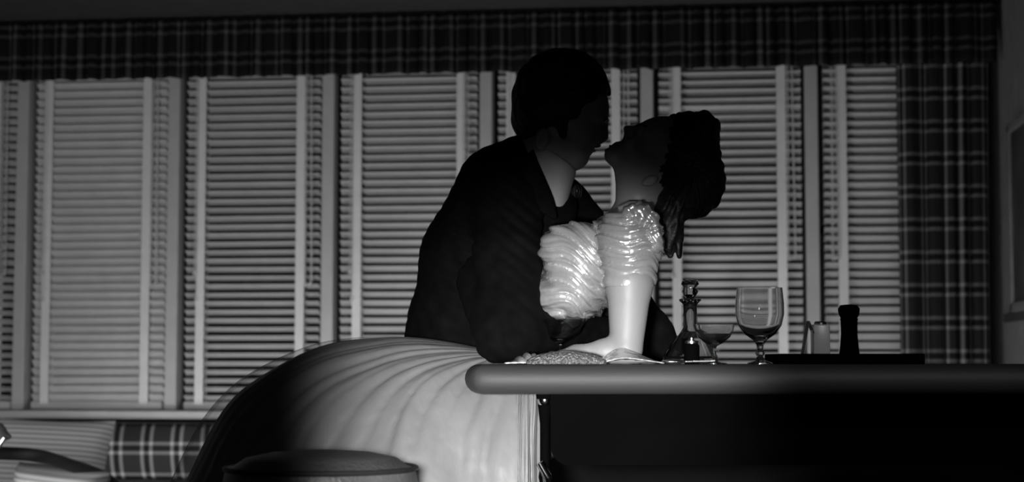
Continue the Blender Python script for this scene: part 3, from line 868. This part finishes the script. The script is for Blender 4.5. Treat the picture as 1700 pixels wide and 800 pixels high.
# bodice
def rng(*p): return box_of([S(*q) for q in p], 0)
lo, hi = rng((865, 540, 3.35), (1110, 330, 3.75))
Bd = Field((lo[0], 3.30, lo[2] - .01), (hi[0] + .02, 3.76, hi[2] + .01), .0028)
cone(Bd, (1035, 412, 3.50, 50), (965, 455, 3.51, 60), .03, 1.75)
cone(Bd, (965, 450, 3.51, 58), (940, 520, 3.52, 50), .03, 1.6)
ell(Bd, 940, 495, 3.47, 60, 40, 85, 8, .012)
ell(Bd, 948, 417, 3.43, 52, 44, 40, 15, .02)
ell(Bd, 948, 417, 3.58, 50, 43, 40, 15, .02)
ell(Bd, 985, 410, 3.42, 40, 38, 36, 0, .03)
cone(Bd, (1045, 385, 3.36, 40), (1040, 385, 3.64, 40), .03)
cutc = S(925, 529, 3.47)
Bd.cut(lambda X, Y, Z: (cutc[2] + (X - cutc[0]) * .10) - Z + 0 * Y)
cone(Bd, (1075, 330, ZH_, 30), (1058, 365, 3.48, 36), .005) if False else None
def ruche(period, slope, amp, cx, seed):
    def fn(X, Y, Z):
        w_ = (Z + slope * (X - cx)) / period
        wv = w_ + .30 * np.sin(X * 31 + seed) + .22 * np.sin(X * 57 + Y * 40 + 2 * seed) + .18 * np.sin(Y * 23 + Z * 17)
        r = np.abs(np.sin(PI * wv)) ** .7
        r2 = np.abs(np.sin(PI * (wv * 1.9 + .4 * np.sin(X * 43)))) ** .8
        m = .45 + .55 * np.sin(X * 37 + Z * 51 + seed) ** 2
        return -amp * (r - .5) * m * 1.3 - amp * .45 * (r2 - .5)
    return fn
Bd.warp(ruche(.029, .42, .0085, cutc[0], 1.0))
Bd.build('bodice', M_satin, wo, 1)
# near sleeve: gathered puff and cuff
lo, hi = rng((980, 492, 3.2), (1112, 325, 3.2))
Sl = Field((lo[0], 3.16, lo[2]), (hi[0] + .01, 3.48, hi[2]), .0026)
ell(Sl, 1044, 398, 3.30, 52, 60, 52, 12, .02)
cone(Sl, (1048, 400, 3.30, 48), (1043, 466, 3.28, 43), .02)
Sl.warp(ruche(.029, .40, .0080, S(1044, 400, 3.3)[0], 2.3))
cone(Sl, (1043, 462, 3.275, 41.5), (1043, 471, 3.27, 40.5), .004)
zc = S(1043, 478, 3.27)[2]
Sl.cut(lambda X, Y, Z: zc - Z + 0 * X + 0 * Y)
Sl.build('sleeve', M_satin, wo, 1)
# far sleeve
Sf = Field((S(960, 0, 3.6)[0], 3.60, S(0, 470, 3.7)[2]), (S(1075, 0, 3.8)[0], 3.80, S(0, 330, 3.7)[2]), .004)
ell(Sf, 1016, 400, 3.69, 42, 44, 36, 20, .02)
Sf.warp(ruche(.024, .4, .004, 0, .7))
Sf.build('sleeve', M_satin, wo, 1)
# crumpled rosette on the shoulder
Ro = Field((S(1018, 0, 3.2)[0], 3.17, S(0, 435, 3.2)[2]), (S(1112, 0, 3.2)[0], 3.36, S(0, 325, 3.2)[2]), .0026)
for px, py, rx, rz, rl in ((1050, 349, 20, 11, -10), (1068, 350, 16, 13, 20), (1080, 366, 13, 15, 30), (1086, 386, 14, 19, 10), (1090, 404, 12, 16, -15), (1066, 366, 17, 10, 35)):
    ell(Ro, px, py, 3.26, rx, rz, 18, rl, .006)
Ro.warp(lambda X, Y, Z: .0032 * np.sin(X * 300 + 2 * np.sin(Z * 110)) * np.sin(Z * 240 + X * 90) + .002 * np.sin(Y * 260 + Z * 130))
Ro.build('shoulder_rosette', M_satin, wo, 1)

# skirt: bezier ribs fanned from the waist
Wc = S(858, 596, 3.52)
def skirt(R0, grow, nphi, nt, phis, seedv, amp=1.0):
    v = []
    for i in range(nphi + 1):
        ph = phis[0] + (phis[1] - phis[0]) * i / nphi
        c, s_ = math.cos(ph), math.sin(ph)
        L_ = max(0, -c); Fr = max(0, -s_); Bk = max(0, s_); Rt = max(0, c)
        up = (L_ ** 2.0)
        d = np.array((c, s_, 0.0)); D = np.array((-L_ * .615 + Rt * .045, -Fr * .30 + Bk * .17, 0)) * grow; ring = np.array((c * .045, s_ * .075, 0))
        p0 = Wc + ring + (0, 0, .015 * L_)
        p1 = Wc + ring + D * .44 + np.array((0, 0, .088 * up - .02 * (1 - up)))
        p2 = Wc + D * (.98 - .04 * L_) + np.array((0, -.05 * L_, .052 * up * grow - .13 * (1 - up)))
        p3 = Wc + D * 1.09 + np.array((0, -.08 * L_, -.27))
        p4 = p3 + (p3 - p2) * np.array((.45, .3, 0)) + np.array((0, 0, -.34))
        for j in range(nt + 1):
            t = j / nt
            if t < .68:
                q = t / .68; p = (1 - q) ** 3 * p0 + 3 * q * (1 - q) ** 2 * p1 + 3 * q * q * (1 - q) * p2 + q ** 3 * p3
            else:
                q = (t - .68) / .32; p = p3 + (p4 - p3) * q
            env = min(1, t * 4) * (.55 + .6 * t)
            nz = noise.noise(Vector((c * 2.2 + seedv, s_ * 2.2, t * 2.5)))
            fo = math.sin(ph * 19 + 3.5 * nz + 1.2 * math.sin(t * 4)) * .35 + math.sin(ph * 43 + 6 * nz) * .30 * (1.25 - t) + math.sin(ph * 9 + 4 * nz + 2 * t) * .55
            cr = noise.noise(Vector((p[0] * 9 + 3, p[1] * 9, p[2] * 9))) * .8
            calm = 1 - .55 * L_ ** 6
            rdg = abs(math.sin(ph * 34 + 3 * nz)) ** .6 - .5
            fo += rdg * (1 - L_ ** 5) * (1.1 - .5 * t) * .9
            cr *= 1 + .6 * abs(noise.noise(Vector((p[0] * 22, p[1] * 22, p[2] * 22))))
            dd = (fo * .0095 * calm + cr * .010) * env * amp
            out = d * dd + np.array((0, 0, .8 * dd * (1 - min(1, t * 1.3))))
            v.append(p + out)
    f = []
    for i in range(nphi):
        for j in range(nt):
            a = i * (nt + 1) + j; f.append((a, a + 1, a + nt + 2, a + nt + 1))
    return np.array(v), f
v, f = skirt(1, 1.0, 420, 110, (0, 2 * PI), 0)
sk = mesh_obj('skirt', v - np.array(wo['org']), f, M_satin2, wo)
md = sk.modifiers.new('t', 'SOLIDIFY'); md.thickness = .0025
# sheer overskirt standing off the satin on the left
ms = bpy.data.materials.new('sheer_organza'); ms.use_nodes = True
nt_ = ms.node_tree; b_ = nt_.nodes['Principled BSDF']; b_.inputs['Base Color'].default_value = (.30, .30, .30, 1); b_.inputs['Roughness'].default_value = .6
lw = nt_.nodes.new('ShaderNodeLayerWeight'); lw.inputs[0].default_value = .35
mr = nt_.nodes.new('ShaderNodeMapRange'); mr.inputs[3].default_value = .10; mr.inputs[4].default_value = .55
uvn = nt_.nodes.new('ShaderNodeUVMap'); sxn = nt_.nodes.new('ShaderNodeSeparateXYZ'); mul = nt_.nodes.new('ShaderNodeMath'); mul.operation = 'MULTIPLY'
nt_.links.new(uvn.outputs[0], sxn.inputs[0]); nt_.links.new(lw.outputs['Facing'], mr.inputs[0]); nt_.links.new(mr.outputs[0], mul.inputs[0]); nt_.links.new(sxn.outputs[0], mul.inputs[1]); nt_.links.new(mul.outputs[0], b_.inputs['Alpha'])
v, f = skirt(1, 1.05, 160, 60, (PI * .75, PI * 1.40), 5, .7)
fade = [(float(np.clip(min(i / 160, 1 - i / 160) * 3, 0, 1)) ** 1.5 * min(1, j / 25), 0) for i in range(161) for j in range(61)]
mesh_obj('sheer_overskirt', v - np.array(wo['org']), f, ms, wo, fade)

# ------------------------------------------------------------------ the man
ma = thing('person', 'dark haired man in black suit bending over the woman to kiss her', 'person', (S(790, 600, 3.9)[0], 3.9, 0))
ZM = 3.62
def mhead(B, hair=False):
    ell(B, 928, 163, ZM, 74, 75, 60, 0, .02)
    ell(B, 950, 190, ZM, 54, 72, 47, -22, .03)             # face mass
    ell(B, 984, 178, ZM, 22, 34, 44, 0, .02)              # forehead / brow
    cone(B, (905, 240, ZM, 30), (950, 262, ZM, 22), .02, 1.5)
    ell(B, 959, 261, ZM, 17, 13, 24, 25, .014)            # chin
    ell(B, 997, 199, ZM - .035, 9, 8, 18, 0, .012); ell(B, 997, 199, ZM + .035, 9, 8, 18, 0, .012)
    cone(B, (999, 207, ZM, 7), (1003, 227, ZM, 7.5), .012)  # nose
    ell(B, 997, 231, ZM - .010, 8, 5, 8, 0, .006); ell(B, 997, 231, ZM + .010, 8, 5, 8, 0, .006)
    ell(B, 978, 241, ZM, 11, 5.5, 21, 12, .006)           # lips
    ell(B, 973, 250, ZM, 10, 5.5, 19, 12, .006)
    cone_sub(B, (989, 245.5), ZM)
    for sg in (-1, 1):
        ell(B, 1004, 213, ZM + sg * .035, 9, 9, 15, 0, .008, 'sub')
        ell(B, 991, 212, ZM + sg * .033, 9, 8, 12, 0, .003)
        ell(B, 972, 226, ZM + sg * .048, 17, 17, 12, 0, .02)
        ell(B, 900, 231, ZM + sg * .078, 13, 20, 6, 15, .006)
        ell(B, 900, 229, ZM + sg * .088, 7, 12, 6, 15, .004, 'sub')
B = Field((-.30, 3.20, 0.0), (.44, 4.06, 1.64), .0035)
mhead(B)
cone(B, (912, 245, ZM + .01, 42), (868, 300, 3.69, 46), .03)
cone(B, (835, 320, 3.74, 60), (785, 440, 3.80, 68), .03, 2.0)
cone(B, (785, 440, 3.80, 68), (765, 590, 3.86, 72), .03, 1.8)
cone(B, (838, 335, 3.56, 45), (925, 350, 3.93, 42), .03)
cone(B, (838, 345, 3.55, 42), (848, 545, 3.32, 32), .02)
cone(B, (848, 545, 3.32, 30), (975, 553, 3.66, 20), .02)
cone(B, (975, 553, 3.66, 18), (1012, 552, 3.68, 14), .02)
for dz in (-10, -3.5, 3.5, 10):
    finger(B, [S(1012, 552 + dz, 3.68), S(1032, 549 + dz, 3.68), S(1044, 550 + dz, 3.67)], .0095, .0075)
finger(B, [S(1000, 545, 3.67), S(1014, 534, 3.67), S(1024, 531, 3.67)], .010, .008)
cone(B, (935, 355, 3.92, 40), (1000, 470, 3.86, 34), .02)
cone(B, (1000, 470, 3.86, 32), (1110, 574, 3.74, 19), .02)
cone(B, (1110, 574, 3.74, 17), (1124, 591, 3.71, 13), .015, 1.7)
for k_, (dz, ln) in enumerate(((-.036, 30), (-.013, 36), (.011, 34), (.034, 27))):
    finger(B, [S(1124, 594, 3.71 + dz), S(1124 + ln * .5, 590, 3.69 + dz * 1.2), S(1124 + ln * .82, 595, 3.68 + dz * 1.3), S(1124 + ln, 599, 3.68 + dz * 1.3)], .0100, .0078)
finger(B, [S(1116, 592, 3.67), S(1128, 594, 3.63), S(1140, 599, 3.61)], .0105, .0082)
for dz in (-.10, .11):
    zz = 3.90 + dz
    cone(B, (765, 610, 3.88 + dz, 66), (745, 900, zz, 46), .03)
    cone(B, (745, 900, zz, 44), (715, 1215, zz, 28), .02)
    xx = S(715, 600, zz)[0]
    B.cone((xx, zz, .08), (xx + .16, zz, .035), .036, .026, .02)
B.build('body', M_mskin, ma, 3)
# hair
Hm = Field((S(838, 0, 3.5)[0] - .01, 3.50, S(0, 262, 3.5)[2]), (S(1030, 0, 3.7)[0], 3.76, S(0, 62, 3.7)[2]), .003)
ell(Hm, 931, 161, ZM, 80.5, 80, 66, 0, .01)
ell(Hm, 950, 141, ZM, 57, 50, 56, 30, .02)
ell(Hm, 884, 196, ZM, 34, 40, 62, 0, .02)
Hm.cone(S(930, 200, ZM - .07), S(934, 226, ZM - .072), .012, .007, .01)
Hm.cone(S(930, 200, ZM + .07), S(934, 226, ZM + .072), .012, .007, .01)
ell(Hm, 1003, 226, ZM, 62, 68, 90, -8, .006, 'sub')
for sg in (-1, 1): ell(Hm, 903, 238, ZM + sg * .090, 22, 26, 24, 0, .006, 'sub')
hm = S(900, 130, ZM)
Hm.warp(lambda X, Y, Z: .0016 * np.sin((X - hm[0]) * 120 + 90 * (Z - hm[2]) ** 1 + 3 * np.sin(Y * 60)) + .0010 * np.sin(Y * 330 + X * 50))
Hm.build('hair', M_hair, ma, 1)
for sgn in (-1, 1):
    facial_part('eyebrow', M_hair, ma, facial(ma, ZM, [(1006, 200, sgn * .014), (1005, 197, sgn * .030), (998, 198, sgn * .050)], .0030))
    facial_part('eyelashes', M_hair, ma, facial(ma, ZM, [(998, 214, sgn * .020), (999, 215, sgn * .034), (993, 213, sgn * .046)], .0014))
facial_part('lips', M_lip2, ma, facial(ma, ZM, [(985, 243, -.019), (989, 241, 0), (985, 243, .019)], .0028), facial(ma, ZM, [(982, 250, -.017), (985, 250, 0), (982, 250, .017)], .0032))
# shirt collar and bow tie
Sh = Field((S(850, 0, 3.5)[0], 3.44, S(0, 380, 3.5)[2]), (S(985, 0, 3.8)[0], 3.90, S(0, 225, 3.8)[2]), .0032)
cone(Sh, (913, 262, ZM + .01, 46), (885, 312, 3.68, 52), .005, 1.15)
cone(Sh, (928, 280, ZM + .0, 26), (918, 345, 3.66, 22), .02, 1.8)
cn_ = S(915, 262, ZM); nd = S(940, 225, ZM) - cn_; nd /= np.linalg.norm(nd)
Sh.cut(lambda X, Y, Z: (X - cn_[0]) * nd[0] + (Z - cn_[2]) * nd[2] + (Y - cn_[1]) * 0 - .006)
Sh.build('shirt', M_shirt, ma, 1)
Tb = Field((S(930, 0, 3.5)[0], 3.5, S(0, 350, 3.5)[2]), (S(995, 0, 3.8)[0], 3.80, S(0, 285, 3.8)[2]), .0032)
Tb.ell(S(955, 318, ZM), (.010, .010, .011), 0, .004)
Tb.ell(S(957, 318, ZM - .030), (.007, .026, .015), 0, .004); Tb.ell(S(961, 318, ZM + .030), (.007, .026, .015), 0, .004)
Tb.build('bow_tie', M_tie, ma, 1)
# jacket
J = Field((S(640, 0, 4.1)[0], 3.12, S(0, 655, 3.9)[2]), (S(1140, 0, 4.0)[0], 4.16, S(0, 200, 4.0)[2]), .0042)
cone(J, (832, 318, 3.74, 76), (792, 430, 3.80, 90), .03, 1.9)
cone(J, (792, 430, 3.80, 90), (768, 545, 3.86, 88), .03, 1.75)
cone(J, (768, 545, 3.86, 88), (762, 640, 3.88, 104), .03, 1.6)
cone(J, (868, 268, 3.68, 44), (838, 308, 3.72, 62), .03, 1.6)
ell(J, 905, 350, 3.70, 52, 60, 75, 20, .02)
ell(J, 928, 352, 3.90, 55, 62, 70, 0, .03)
ell(J, 965, 372, 3.92, 40, 34, 55, 0, .02)
# near sleeve
cone(J, (846, 340, 3.56, 57), (842, 430, 3.47, 53), .04)
cone(J, (842, 430, 3.47, 53), (848, 545, 3.34, 50), .03)
cone(J, (800, 470, 3.52, 42), (826, 566, 3.36, 36), .03)
cone(J, (852, 555, 3.325, 42), (990, 553, 3.66, 31), .02)
# far sleeve and hanging front
cone(J, (945, 375, 3.92, 52), (1004, 470, 3.87, 48), .03)
cone(J, (1004, 470, 3.87, 48), (1080, 555, 3.78, 37), .02)
cone(J, (1080, 555, 3.78, 36), (1112, 580, 3.73, 23), .02)
cone(J, (1112, 580, 3.73, 23), (1122, 588, 3.715, 21), .01)
cone(J, (1040, 520, 3.84, 44), (1068, 562, 3.80, 38), .02)
ell(J, 950, 505, 3.84, 66, 82, 70, -20, .03)
# neck opening
cone(J, (925, 235, ZM, 46), (905, 296, 3.63, 40), .004, 1.15, ) if False else None
ell(J, 930, 268, ZM - .01, 36, 62, 60, -24, .004, 'sub')
table_z = TZ + .002
def folds(X, Y, Z):
    a = Z + .45 * X
    e1 = np.exp(-((X + .03) ** 2 + (Z - 1.18) ** 2) / .012)
    w1 = np.abs(np.sin(PI * (Z + .55 * X) / .030 + 1.5 * np.sin(X * 20)))
    w2 = np.abs(np.sin(PI * (Z - .8 * X) / .05 + 1.2 * np.sin(X * 14 + Y * 9)))
    return -.005 * (w1 - .5) * (.25 + e1) - .0035 * (w2 - .5) * np.clip((1.12 - Z) / .2, 0, 1)
J.warp(folds)
# clear the counter: nothing of the jacket below its top over the counter's plan
def clear_counter(X, Y, Z):
    over = (X > S(775, 0, 3.3)[0]) & (Y < 3.42) | (X > S(1000, 0, 3.7)[0])
    return np.where(over, table_z - Z, -1.0 + 0 * X)
J.cut(clear_counter)
J.build('jacket', M_suit, ma, 2)
# lapels and collar as raised strips on the jacket front
def strip(name, rail_a, rail_b, m, parent, th=.004):
    a = spline(rail_a, 8); b = spline(rail_b, 8); v = []; f = []
    for p, q in zip(a, b):
        for k in range(5): v.append(p + (q - p) * k / 4)
    for i in range(len(a) - 1):
        for k in range(4): x = i * 5 + k; f.append((x, x + 1, x + 6, x + 5))
    o = mesh_obj(name, np.array(v) - np.array(parent['org']), f, m, parent); o.modifiers.new('t', 'SOLIDIFY').thickness = th
    return o
strip('lapel', [S(884, 248, 3.545), S(900, 285, 3.53), S(918, 330, 3.52), S(925, 360, 3.53)], [S(866, 262, 3.56), S(868, 305, 3.52), S(892, 345, 3.51), S(922, 364, 3.525)], M_suit, ma)
for dz in (-.10, .11):
    zz = 3.90 + dz
    pass
T = Field((S(690, 0, 4)[0] - .06, 3.66, .03), (S(880, 0, 4)[0], 4.14, S(0, 600, 3.9)[2]), .005)
for dz in (-.10, .11):
    zz = 3.90 + dz
    cone(T, (765, 625, 3.88 + dz, 76), (745, 900, zz, 58), .03)
    cone(T, (745, 900, zz, 58), (716, 1225, zz, 44), .02)
T.cut(lambda X, Y, Z: .05 - Z + 0 * X + 0 * Y)
T.warp(lambda X, Y, Z: .003 * np.sin(Z * 38 + X * 30))
T.build('trousers', M_trouser, ma, 1)
for dz in (-.10, .11):
    zz = 3.90 + dz; xx = S(715, 600, zz)[0]
    fs = Field((xx - .07, zz - .07, 0), (xx + .25, zz + .07, .13), .004)
    fs.cone((xx - .005, zz, .05), (xx + .185, zz, .032), .048, .036, .02)
    fs.cut(lambda X, Y, Z: .002 - Z + 0 * X + 0 * Y)
    fs.build('shoe', M_shoe, ma, 1)

# ------------------------------------------------------------------ satin napkin and beaded bag on the counter
nk = thing('satin_napkin', 'crumpled pale satin napkin spread under the woman\'s forearm', 'napkin', (S(965, 0, 3.13)[0], 3.13, TZ))
c = np.array(nk['org'])
v = []; f = []; nxn, nyn = 150, 24
x0n, x1n = S(838, 0, 3.12)[0] - c[0], S(1100, 0, 3.12)[0] - c[0]
for i in range(nxn + 1):
    s_ = i / nxn; x = x0n + (x1n - x0n) * s_
    for j in range(nyn + 1):
        t = j / nyn; y = -.035 + .10 * t
        px_ = 838 + 262 * s_
        rise = max(0, min(1, (px_ - 985) / 45)); rise = rise * rise * (3 - 2 * rise)
        ramp = math.exp(-((px_ - 878) / 22) ** 2) * 12 + 3.0
        ramp *= min(1, (1 - s_) * 9) * min(1, s_ * 14)
        env = math.sin(PI * min(1, t * 1.15)) ** .7 if t < .87 else 0.05
        wv = .62 + .38 * math.sin(px_ * .11 + t * 11) + .22 * math.sin(px_ * .31 + t * 5)
        if px_ < 900: wv = .6 + .6 * abs(math.sin(px_ * .23 + t * 4))
        right = rise * max(0, min(1, (1100 - px_) / 62)) * 27
        fold = abs(math.sin(t * 7.5 - (px_ - 985) * .018)) ** .7
        zz_ = right * (.12 + .70 * t) + right * .22 * fold
        if t > .87: zz_ *= max(0, (1 - t) / .13)
        z = .0018 + (max(0, ramp * wv * env) * .98 * (1 - rise) + zz_) * 3.13 / F
        v.append((x, y, z))
for i in range(nxn):
    for j in range(nyn):
        a = i * (nyn + 1) + j; f.append((a, a + nyn + 1, a + nyn + 2, a + 1))
o = mesh_obj('cloth', v, f, M_satin, nk); md = o.modifiers.new('t', 'SOLIDIFY'); md.thickness = .0015; md.offset = 1
bg = thing('beaded_evening_bag', 'flat grey beaded evening bag lying before the woman\'s forearm', 'bag', (S(940, 0, 3.075)[0], 3.085, TZ))
c = np.array(bg['org'])
Fb = Field(c + (-.085, -.05, -.005), c + (.085, .05, .035), .0022)
Fb.ell(c + (0, 0, .002), (.073, .034, .021), 0, .004)
Fb.cut(lambda X, Y, Z: TZ + .0006 - Z + 0 * X + 0 * Y)
Fb.warp(lambda X, Y, Z: .0010 * np.sin(X * 500) * np.sin(Y * 500 + Z * 300))
Fb.build('pouch', M_bead, bg, 0)
MB().tube(spline([(-.07, .0, .006), (-.045, .014, .017), (0, .018, .0225), (.045, .014, .017), (.07, 0, .006)], 8), .0028, 8).build('clasp_frame', M_silver, bg)
